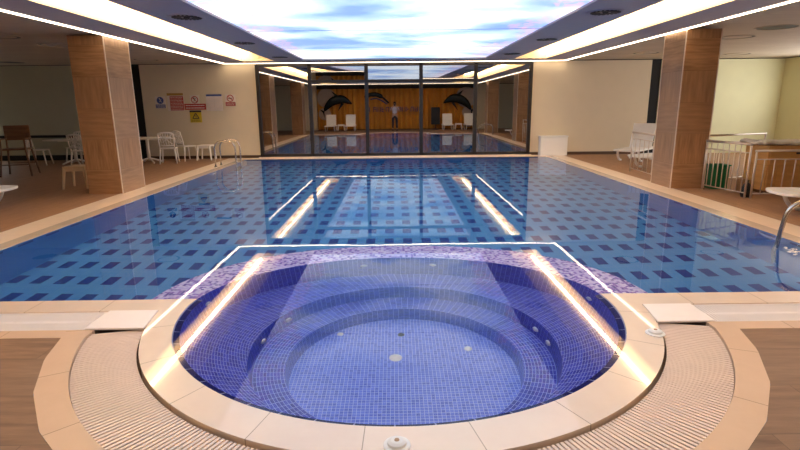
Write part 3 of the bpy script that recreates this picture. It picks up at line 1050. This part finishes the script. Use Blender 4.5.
# dim group far left
make_table('long white table with four white chairs in the dim left corner', (-9.3, 15.3, 0), 0, .75, .42, .72)
for x, y, r, lab in ((-10.3, 15.25, PI / 2 + .2, 'white armchair at the left end of the dim corner table'),
                     (-9.65, 16.0, 0, 'white chair behind the dim corner table against the dark wall'),
                     (-8.75, 14.75, PI - .1, 'white chair in front of the dim corner table, partly behind the stool'),
                     (-8.38, 15.3, -PI / 2, 'white chair at the right end of the dim corner table beside the column')):
    dup(ch, (x, y, 0), r, lab, 'white plastic chairs')
make_stool('beige plastic square stool beside the left wooden column', (-6.50, 10.72, 0), .12, 'beige')

# wooden chair at the far left
t = thing('wooden_chair', 'brown wooden armchair with splayed legs at the left edge of the picture', 'chair', (-9.25, 12.9, 0), .35)
b = MB(); b.box(-.27, .27, -.25, .25, .62, .66); b.build('seat', M['brown_wood'], t, bevel=.01)
b = MB(); b.box(-.27, .27, .22, .27, .84, 1.20); b.build('backrest', M['brown_wood'], t, bevel=.015)
for sx in (-1, 1):
    for sy in (-1, 1):
        b = MB(); b.tube([(sx * .24, sy * .22, 1.0 if sy > 0 else .88), (sx * .25, sy * .24, .6), (sx * .32, sy * .34, 0)], [.02, .024, .02], 8); b.build('leg', M['brown_wood'], t, smooth=True)
    b = MB(); b.box(sx * .25 - .03, sx * .25 + .03, -.26, .26, .87, .90); b.build('armrest', M['brown_wood'], t, bevel=.008)
    b = MB(); b.tube([(sx * .24, .23, .62), (sx * .25, .25, 1.05)], .018, 8); b.build('back_post', M['brown_wood'], t)
for sy in (-1, 1):
    b = MB(); b.tube([(-.28, sy * .29, .28), (.28, sy * .29, .28)], .013, 8); b.build('stretcher', M['brown_wood'], t)
t2 = dup(t, (-9.95, 12.3, 0), 2.2, 'second brown wooden armchair, cut by the left edge of the picture', None)


# ------------------------------------------------------------------ sun loungers
def make_lounger(label, loc, rz, back=50, m='wplastic', name='sun_lounger', L=1.9):
    """foot end at local +x, head at local -x"""
    t = thing(name, label, 'sun lounger', loc, rz, 'white plastic sun loungers')
    w_ = .33; z = .30; hx = -.30
    # bed deck: rounded foot end
    pts = [(hx, -w_), (L / 2 - .18, -w_)]
    for k in range(1, 10):
        a = -PI / 2 + PI * k / 10
        pts.append((L / 2 - .18 + .18 * math.cos(a) ** .8 if math.cos(a) > 0 else L / 2 - .18, w_ * math.sin(a)))
    pts += [(L / 2 - .18, w_), (hx, w_)]
    b = MB(); b.prism(pts, z, z + .045); b.build('bed', M[m], t, bevel=.012)
    b = MB()
    for k in range(9):
        x = hx + .08 + k * .11
        b.box(x, x + .05, -.25, .25, z + .0452, z + .0475)
    b.build('slat_ridges', M['plastic'], t)
    a = math.radians(back)
    Mx = Matrix.Translation((hx, 0, z + .02)) @ Matrix.Rotation(a, 4, 'Y')
    b = MB(); b.box(-.72, 0, -w_ + .02, w_ - .02, 0, .04, Mx); b.build('backrest', M[m], t, bevel=.015)
    b = MB()
    b.box(-L / 2 + .05, hx, -w_, -w_ + .05, z, z + .045); b.box(-L / 2 + .05, hx, w_ - .05, w_, z, z + .045); b.box(-L / 2, -L / 2 + .06, -w_, w_, z, z + .045)
    b.build('rear_frame', M[m], t, bevel=.008)
    for sx in (-1, 1):
        for sy in (-1, 1):
            x0 = .42 * sx * L / 1.9 + (.05 if sx > 0 else -.05)
            b = MB(); b.tube(smooth_path([(x0 + sx * .16, sy * .28, z + .01), (x0 + sx * .10, sy * .285, .16), (x0 + sx * .0, sy * .285, .05), (x0 - sx * .14, sy * .285, .018)], 4), [.03] * 13, 8)
            b.build('leg', M[m], t, smooth=True)
    return t


lg = make_lounger('white plastic sun lounger with raised back on the far right deck, against the cream wall', (6.80, 14.75, 0), PI + .80, 72)
make_lounger('white sun lounger lying flat in front of its raised twin, just behind the right column', (6.62, 12.95, 0), PI + .45, 8)
lgL = make_lounger('white sun lounger foot end reaching in at the left edge of the picture', (-7.22, 8.42, 0), .05, 0)
lgR = dup(lgL, (6.34, 7.24, 0), PI - .12, 'white sun lounger foot end at the right edge beside the grab rail', 'white plastic sun loungers')

# white storage box against the back wall
t = thing('storage_box', 'low white box standing against the cream wall right of the glass', 'box', (4.93, 16.42, 0))
b = MB(); b.box(-.42, .42, -.13, .13, .0, .57); b.build('body', M['wplastic'], t, bevel=.01)
b = MB(); b.box(-.435, .435, -.145, .145, .572, .61); b.build('lid', M['wplastic'], t, bevel=.01)


# ------------------------------------------------------------------ steel railings
def railing(label, P, Q, h=.88, n=8, curved=False):
    P, Q = Vector((P[0], P[1], 0)), Vector((Q[0], Q[1], 0))
    d = Q - P; L = d.length; rz = math.atan2(d.y, d.x)
    t = thing('steel_railing', label, 'railing', P, rz, 'stainless steel railing sections')
    S_ = M['rail_steel']
    for x in (0.02, L - .02):
        b = MB(); b.tube([(x, 0, 0), (x, 0, h)], .017, 8); b.build('post', S_, t, smooth=True)
    b = MB(); b.tube([(0, 0, h), (L, 0, h)], .020, 10); b.build('top_rail', S_, t, smooth=True)
    for z in (h - .14, .09):
        b = MB(); b.tube([(.02, 0, z), (L - .02, 0, z)], .010, 8); b.build('rail', S_, t, smooth=True)
    for k in range(1, n):
        x = L * k / n
        b = MB(); b.tube([(x, 0, .09), (x, 0, h - .14)], .009, 8); b.build('baluster', S_, t, smooth=True)
    return t


railing('steel railing section behind the right column, next to the loungers', (5.55, 12.3), (5.45, 10.62), .92, 7)
railing('steel railing section running from the right column towards the viewer', (5.72, 9.62), (5.88, 8.60), .90, 9)
railing('steel railing section in front of the orange wooden cabinet', (5.92, 8.56), (8.1, 8.50), .80, 13)
railing('rear steel railing section behind the green crate', (5.90, 10.15), (7.6, 10.75), .95, 11)

# things behind the railing
t = thing('wooden_cabinet', 'orange plywood cabinet behind the steel railing on the right deck', 'cabinet', (7.50, 9.30, 0))
b = MB(); b.box(-1.05, 1.05, -.30, .30, .06, .84); b.build('body', M['orange_wood'], t, bevel=.006)
b = MB(); b.box(-1.0, 1.0, -.26, .26, 0, .06); b.build('plinth', M['brown_wood'], t)
for x in (-.52, .52):
    b = MB(); b.box(x - .5, x + .5, -.318, -.302, .09, .81); dd = b.build('door', M['orange_wood'], t, bevel=.004)
    b = MB(); b.box(x - .06, x + .06, -.335, -.32, .70, .73); b.build('handle', M['black'], dd)
# folded cloth on the cabinet
b = MB()
nx, ny = 40, 10
grid = [[(6.37 + 2.16 * i / nx, 9.02 + .66 * j / ny, .865 + .035 * math.sin(i * .7 + j) * math.sin(i * .31 + 1) + .03 * math.sin(j * .9 + i * .2)) for j in range(ny + 1)] for i in range(nx + 1)]
for i in range(nx):
    for j in range(ny):
        b.face([grid[i][j], grid[i + 1][j], grid[i + 1][j + 1], grid[i][j + 1]])
o = b.build('padded_cloth', M['cloth'], smooth=True)
so = o.modifiers.new('thick', 'SOLIDIFY'); so.thickness = .05; so.offset = 0
for v in o.data.vertices: v.co.z = max(v.co.z, .872)
tag(o, 'rumpled cream padded cover lying on top of the orange cabinet', 'cover')
t = thing('plastic_crate', 'green plastic crate on the floor behind the steel railing', 'crate', (6.05, 9.72, 0), 0)
for a in ((-.15, .15, -.12, -.105, .0, .44), (-.15, .15, .105, .12, .0, .44), (-.15, -.135, -.105, .105, .0, .44), (.135, .15, -.105, .105, 0, .44)):
    b = MB(); b.box(*a); b.build('side_panel', M['green'], t, bevel=.004)
b = MB(); b.box(-.135, .135, -.105, .105, .0, .015); b.build('base', M['green'], t)
b = MB(); b.tube([(-.16, -.13, .44), (.16, -.13, .44), (.16, .13, .44), (-.16, .13, .44)], .014, 6, closed=True); b.build('rim', M['green'], t)
t = thing('cardboard_box', 'small brown cardboard box between the green crate and the cabinet', 'box', (6.14, 9.28, 0), .1)
b = MB(); b.box(-.09, .13, -.1, .1, 0, .24); b.build('body', M['card'], t)
for s in (-1, 1):
    b = MB(); b.box(-.09, .13, s * .05 - .048, s * .05 + .048, .241, .245); b.build('flap', M['card'], t)
t = thing('rubbish_bag', 'black bag slumped beside the orange cabinet behind the railing', 'bag', (5.99, 8.76, 0))
b = MB(); b.lathe([(0, 0), (.075, .0), (.09, .06), (.08, .15), (.05, .22), (.02, .25), (.03, .29), (0, .29)], n=14); o = b.build('sack', M['black'], t, smooth=True)
t = thing('plastic_tub', 'small blue plastic tub on the floor beside the right column', 'tub', (5.93, 10.0, 0))
b = MB(); b.lathe([(0, .01), (.055, .01), (.075, .1), (.08, .1), (.06, 0), (0, 0)], n=4, M=Matrix.Rotation(PI / 4, 4, 'Z')); b.build('body', M['blue'], t)
b = MB(); b.tube([(-.06, -.06, .1), (.06, -.06, .1), (.06, .06, .1), (-.06, .06, .1)], .007, 6, closed=True); b.build('rim', M['blue'], t)


# ------------------------------------------------------------------ wall signs
def sign(name, label, cx, cz, wd, ht, board):
    t = thing(name, label, 'sign', (cx, YB, cz), 0, 'pool rule signs on the wall')
    b = MB(); b.box(-wd / 2, wd / 2, -.012, -.002, -ht / 2, ht / 2); b.build('board', M[board], t, bevel=.002)
    return t


def rect(t, name, x0, x1, z0, z1, m, d=.002, y=-.012):
    b = MB(); b.box(x0, x1, y - d, y, z0, z1); return b.build(name, M[m], t)


def disc(t, name, x, z, r, m, d=.002, y=-.012, r0=0):
    b = MB(); n = 24
    Q = Matrix.Translation((x, y, z)) @ Matrix.Rotation(PI / 2, 4, 'X')
    b.lathe([(r0, 0), (r0, d), (r, d), (r, 0)], n=n, M=Q); return b.build(name, M[m], t)


def lines(t, x0, x1, z0, z1, n, m, y=-.014):
    b = MB(); h = (z1 - z0) / n
    for k in range(n):
        z = z0 + h * (k + .3); x = x0
        while x < x1 - .01:
            l = random.uniform(.02, .07); e = min(x + l, x1); b.box(x, e, y - .001, y, z, z + h * .4); x = e + .012
    b.build('text_lines', M[m], t)


def bar(t, name, p, q, w_, m, y):
    b = MB(); d = Vector((q[0] - p[0], 0, q[1] - p[1])); L = d.length; ang = math.atan2(d.z, d.x)
    Mx = Matrix.Translation((p[0], y, p[1])) @ Matrix.Rotation(-ang, 4, 'Y')
    b.box(0, L, -.002, 0, -w_ / 2, w_ / 2, Mx); return b.build(name, M[m], t)


def figure(t, x, z, s, m, y):
    b = MB()
    Q = Matrix.Translation((x - .1 * s, y, z + .32 * s)) @ Matrix.Rotation(PI / 2, 4, 'X'); b.lathe([(0, .002), (.11 * s, .002), (.11 * s, 0)], n=12, M=Q)
    for p, q, ww in (((x - .05 * s, z + .2 * s), (x + .1 * s, z - .12 * s), .13 * s), ((x - .02 * s, z + .15 * s), (x + .28 * s, z + .2 * s), .07 * s),
                     ((x + .1 * s, z - .1 * s), (x - .2 * s, z - .3 * s), .08 * s), ((x + .08 * s, z - .1 * s), (x + .3 * s, z - .35 * s), .08 * s)):
        d = Vector((q[0] - p[0], 0, q[1] - p[1])); ang = math.atan2(d.z, d.x)
        Mx = Matrix.Translation((p[0], y, p[1])) @ Matrix.Rotation(-ang, 4, 'Y'); b.box(0, d.length, -.002, 0, -ww / 2, ww / 2, Mx)
    b.build('pictogram', M[m], t)


t = sign('shower_sign', 'small blue and white sign with a round pictogram, leftmost of the wall signs', -7.24, 1.74, .32, .36, 'signwhite')
disc(t, 'roundel', 0, .06, .105, 'signblue'); figure(t, 0, .06, .16, 'signwhite', -.0145); rect(t, 'caption_panel', -.15, .15, -.17, -.06, 'signblue'); lines(t, -.13, .13, -.165, -.065, 3, 'signwhite')
t = sign('rules_sign', 'tall red notice with white text lines and an ochre header', -6.77, 1.75, .50, .54, 'signwhite')
rect(t, 'header_band', -.25, .25, .19, .265, 'signbrown'); rect(t, 'text_panel', -.17, .245, -.255, .17, 'red'); lines(t, -.15, .22, -.24, .155, 9, 'signwhite')
t = sign('diving_sign', 'wide red sign under a round crossed out pictogram, middle of the wall signs', -6.18, 1.60, .66, .18, 'red')
b = MB(); b.box(-.14, .14, -.010, -.002, .09, .345); b.build('upper_board', M['signwhite'], t)
disc(t, 'roundel', 0, .21, .11, 'red'); disc(t, 'roundel_field', 0, .21, .085, 'signwhite', y=-.014); figure(t, 0, .21, .17, 'signblack', -.0165); bar(t, 'cross_bar', (-.07, .28), (.07, .14), .02, 'red', -.019); lines(t, -.29, .29, -.075, .075, 2, 'signwhite')
t = sign('rules_sign', 'pale notice sheet of fine text with a dark header bar', -5.58, 1.72, .50, .50, 'signwhite')
rect(t, 'header_band', -.24, .24, .19, .245, 'signblue'); lines(t, -.21, .22, -.22, .15, 9, 'coping')
t = sign('smoking_sign', 'small prohibition sign with red caption, rightmost of the wall signs', -5.08, 1.78, .32, .35, 'signwhite')
disc(t, 'roundel', 0, .065, .105, 'red'); disc(t, 'roundel_field', 0, .065, .082, 'signwhite', y=-.014); rect(t, 'cigarette', -.06, .06, .055, .075, 'signblack', y=-.0165); bar(t, 'cross_bar', (-.07, .13), (.07, 0), .018, 'red', -.019)
rect(t, 'caption_panel', -.15, .15, -.165, -.05, 'red'); lines(t, -.13, .13, -.155, -.06, 2, 'signwhite')
t = sign('warning_sign', 'yellow warning sign with black triangle, hung below the other signs', -6.19, 1.305, .36, .37, 'yellow')
rect(t, 'header_band', -.18, .18, .13, .185, 'signblack')
for p, q in (((-.1, -.06), (0, .10)), ((0, .10), (.1, -.06)), ((-.1, -.06), (.1, -.06))): bar(t, 'triangle_side', p, q, .025, 'signblack', -.012)
figure(t, 0, -.0, .1, 'signblack', -.0145); lines(t, -.14, .14, -.16, -.09, 2, 'signblack')

# ------------------------------------------------------------------ curtain wall behind the viewer (seen in the glass)
b = MB()
CXa, CXb = -5.08, 5.18
nn = 900
prev = None
for i in range(nn + 1):
    x = CXa + (CXb - CXa) * i / nn
    y = YC + .06 + .10 * math.sin(x * 2 * PI / .34 + .6 * math.sin(x * 1.3)) + .02 * math.sin(x * 41)
    if prev: b.face([(prev[0], prev[1], .04), (x, y, .04), (x, y, 2.62), (prev[0], prev[1], 2.62)])
    prev = (x, y)
o = b.build('curtain', M['curtain'], smooth=True, normals=False)
tag(o, 'wide golden pleated curtain reflected in the dark glass wall', 'curtain')
b = MB(); b.box(CXa, CXb, YC - .08, YC + .2, 2.62, H); struct(b.build('trim_4', M['curtain_dark']))


def wall_disc(x, z, r, label):
    b = MB(); Q = Matrix.Rotation(-PI / 2, 4, 'X'); b.lathe([(0, .03), (r * .96, .03), (r, .015), (r, 0), (0, 0)], n=40, M=Q)
    o = b.build('wall_disc', M['disc']); o.location = (x, YC + .17, z); tag(o, label, 'wall decoration', 'beige wall discs')


wall_disc(-4.45, 2.05, .62, 'large beige disc on the reflected curtain wall, left side')
wall_disc(-4.6, 1.05, .40, 'smaller beige disc below the large one, left side of the reflection')
wall_disc(4.65, 2.05, .66, 'large beige disc on the reflected curtain wall, right side')
wall_disc(4.75, 1.10, .36, 'middle beige disc below the large one, right side of the reflection')
wall_disc(4.85, .42, .30, 'lowest beige disc on the right side of the reflected wall')


def dolphin(x, z, s, label):
    """leaping black fish-shaped relief with fins; s = facing (+1/-1)"""
    t = thing('wall_sculpture', label, 'sculpture', (x, YC + .30, z))
    b = MB()
    pts = [(-.85, -.42), (-.65, -.12), (-.35, .15), (0, .30), (.35, .32), (.65, .20), (.95, .02)]
    P = smooth_path([(s * p[0], 0, p[1]) for p in pts], 4)
    n = len(P); R = []
    for i in range(n):
        u = i / (n - 1); R.append(.03 + .30 * math.sin(PI * min(1, u * 1.02)) ** .8)
    b.tube(P, R, 10, flat=.9)
    b.build('body', M['sculpt'], t, smooth=True)
    for nm, tri in (('tail_fin', [(-.85, -.42), (-1.15, -.30), (-.95, -.52), (-.85, -.85)]), ('dorsal_fin', [(-.1, .45), (-.35, .85), (.2, .5)]), ('flipper', [(.25, .1), (.0, -.45), (.45, .05)])):
        b = MB(); q = [(s * p[0], p[1]) for p in tri]
        b.face([(p[0], -.02, p[1]) for p in q]); b.face([(p[0], .02, p[1]) for p in q][::-1])
        for i in range(len(q)):
            c, d = q[i], q[(i + 1) % len(q)]; b.face([(c[0], -.02, c[1]), (d[0], -.02, d[1]), (d[0], .02, d[1]), (c[0], .02, c[1])])
        b.build(nm, M['sculpt'], t)


dolphin(-3.75, 1.65, 1, 'black leaping fish-shaped wall relief, left of the lettering in the reflection')
dolphin(4.1, 1.65, -1, 'black leaping fish-shaped wall relief on the right of the reflected curtain')
# emblem and lettering (illegible in the photo): plain swoosh and plain upright strokes
t = thing('wall_emblem', 'dark sweeping emblem above the blue lettering on the reflected curtain', 'emblem', (-1.2, YC + .25, 1.95))
b = MB(); b.tube(smooth_path([(-.75, 0, .10), (-.45, 0, .28), (0, 0, .30), (.4, 0, .12), (.8, 0, -.25)], 5), [.02] + [.12] * 6 + [.14] * 8 + [.06] * 6, 8); b.build('upper_swoosh', M['sculpt'], t, smooth=True)
b = MB(); b.tube(smooth_path([(-.4, 0, .0), (0, 0, .05), (.4, 0, -.12), (.7, 0, -.32)], 5), .045, 8); b.build('lower_swoosh', M['letters'], t, smooth=True)
t = thing('wall_lettering', 'row of dark blue wall letters on the reflected curtain', 'lettering', (0, YC + .22, 1.16))
x = -1.95; k = 0
while x < 1.75:
    b = MB(); wdt = .20
    k += 1
    b.box(x, x + .045, 0, .03, 0, .30)
    if k % 3 != 2: b.box(x + wdt - .045, x + wdt, 0, .03, 0, .30)
    if k % 2: b.box(x + .045, x + wdt - .045, 0, .03, .13, .17)
    if k % 3 == 0: b.box(x + .045, x + wdt - .045, 0, .03, .26, .30)
    if k % 4 == 1: b.box(x + .045, x + wdt - .045, 0, .03, .0, .04)
    b.build('letter', M['letters'], t); x += .27
t = thing('towel_stand', 'tall dark stand beside the lettering in the reflection', 'stand', (2.62, YC + .6, 0))
b = MB(); b.box(-.28, .28, -.18, .18, .32, 1.42); b.build('body', M['black'], t, bevel=.03)
b = MB(); b.box(-.22, .22, -.14, .14, 0.0, .05); b.build('base', M['black'], t)
b = MB(); b.tube([(0, 0, .05), (0, 0, .33)], .03, 8); b.build('post', M['steel'], t)
for x, lab in ((-4.1, 'reflected white lounger, leftmost in front of the curtain'), (-2.85, 'reflected white lounger, second from the left before the curtain'),
               (3.35, 'reflected white lounger, second from the right before the curtain'), (4.75, 'reflected white lounger, rightmost in front of the curtain')):
    o = dup(lg, (x, YC + 1.35, 0), PI / 2, lab, 'white plastic sun loungers')
for x, lab in ((-3.47, 'low white side table between the two left loungers in the reflection'), (4.07, 'low white side table between the two right loungers in the reflection')):
    make_stool(lab, (x, YC + 1.0, 0), 0, 'plastic', .2, .4)

# ------------------------------------------------------------------ the photographer (only seen in the glass)
def skinned(name, chains, m, parent, sub=1):
    vs, es, rs = [], [], []
    idx = {}
    for ch_ in chains:
        pr = None
        for (x, y, z, r) in ch_:
            kx = (round(x, 4), round(y, 4), round(z, 4))
            if kx not in idx:
                idx[kx] = len(vs); vs.append((x, y, z)); rs.append(r)
            if pr is not None: es.append((pr, idx[kx]))
            pr = idx[kx]
    me = bpy.data.meshes.new(name); me.from_pydata(vs, es, [])
    o = bpy.data.objects.new(name, me); COL.objects.link(o); o.parent = parent
    md = o.modifiers.new('skin', 'SKIN')
    sv = me.skin_vertices[0].data if me.skin_vertices else None
    if sv is None:
        bm = bmesh.new(); bm.from_mesh(me); bm.verts.layers.skin.verify(); bm.to_mesh(me); bm.free(); sv = me.skin_vertices[0].data
    for i, r in enumerate(rs):
        sv[i].radius = (r, r) if not isinstance(r, tuple) else r
    sv[0].use_root = True
    s2 = o.modifiers.new('sub', 'SUBSURF'); s2.levels = sub; s2.render_levels = sub
    md.use_smooth_shade = True
    me.materials.append(m)
    return o


PX, PY = -.02, -.34
t = thing('person', 'person in white shirt and dark trousers holding a camera, seen mirrored in the glass', 'person', (PX, PY, 0))
body = [[(0, 0, .98, (.15, .11)), (0, .0, 1.15, (.14, .10)), (0, .0, 1.34, (.16, .11)), (0, .0, 1.45, (.10, .08)), (0, .01, 1.53, .055), (0, .02, 1.60, .075), (0, .02, 1.68, .088), (0, .01, 1.75, .06)]]
for s in (-1, 1):
    body.append([(0, 0, .98, (.15, .11)), (s * .10, 0, .90, .095), (s * .12, .02, .50, .062), (s * .13, 0, .27, .055), (s * .13, 0, .09, .04), (s * .14, .12, .035, .035)])
    body.append([(0, .0, 1.34, (.16, .11)), (s * .19, 0, 1.41, .055), (s * .27, .08, 1.19, .045), (s * .14, .24, 1.44, .035), (s * .09, .27, 1.52, .028)])
skinned('body', body, M['skin'], t, 2)
shirt = [[(0, 0, .97, (.165, .125)), (0, 0, 1.15, (.16, .12)), (0, 0, 1.34, (.175, .125)), (0, 0, 1.44, (.12, .095))]]
for s in (-1, 1): shirt.append([(0, 0, 1.34, (.175, .125)), (s * .19, 0, 1.41, .07), (s * .265, .07, 1.22, .058)])
skinned('shirt', shirt, M['shirt'], t, 1)
tr_ = [[(0, 0, 1.0, (.162, .122)), (0, 0, .94, (.162, .122))]]
for s in (-1, 1): tr_.append([(0, 0, .94, (.162, .122)), (s * .10, 0, .86, .105), (s * .12, .02, .50, .075), (s * .13, 0, .14, .062)])
skinned('trousers', tr_, M['trousers'], t, 1)
for s in (-1, 1):
    b = MB(); b.tube([(s * .13, -.06, .035), (s * .135, .05, .035), (s * .14, .2, .03)], [.045, .05, .038], 10); b.build('shoe', M['black'], t, smooth=True)
    for k in range(4):   # fingers curled round the camera
        b = MB(); b.tube(smooth_path([(s * .088, .262, 1.535 + k * .019), (s * .072, .292, 1.537 + k * .019), (s * .05, .294, 1.538 + k * .018)], 3), .0085, 6)
        b.build('finger', M['skin'], t, smooth=True)
    b = MB(); b.tube([(s * .082, .245, 1.53), (s * .06, .235, 1.55), (s * .045, .232, 1.565)], .010, 6); b.build('thumb', M['skin'], t, smooth=True)
b = MB(); b.lathe([(0, .105), (.05, .098), (.088, .06), (.096, .0), (.085, -.04)], (0, .005, 1.685), 16); b.build('hair', M['hair'], t, smooth=True)
b = MB(); b.tube([(0, .10, 1.655), (0, .118, 1.64), (0, .10, 1.63)], [.008, .014, .010], 6); b.build('nose', M['skin'], t, smooth=True)
for s in (-1, 1):
    b = MB(); b.tube([(s * .088, .02, 1.635), (s * .094, .01, 1.665), (s * .088, .0, 1.69)], .011, 6); b.build('ear', M['skin'], t, smooth=True)
t = thing('handheld_camera', 'black camera held at eye height by the person in the reflection', 'camera', (PX, PY + .285, 1.585))
b = MB(); b.box(-.062, .062, -.03, .018, -.043, .04); b.build('body', M['black'], t, bevel=.008)
b = MB(); b.box(-.025, .025, -.028, .015, .04, .062); b.build('viewfinder', M['black'], t, bevel=.005)
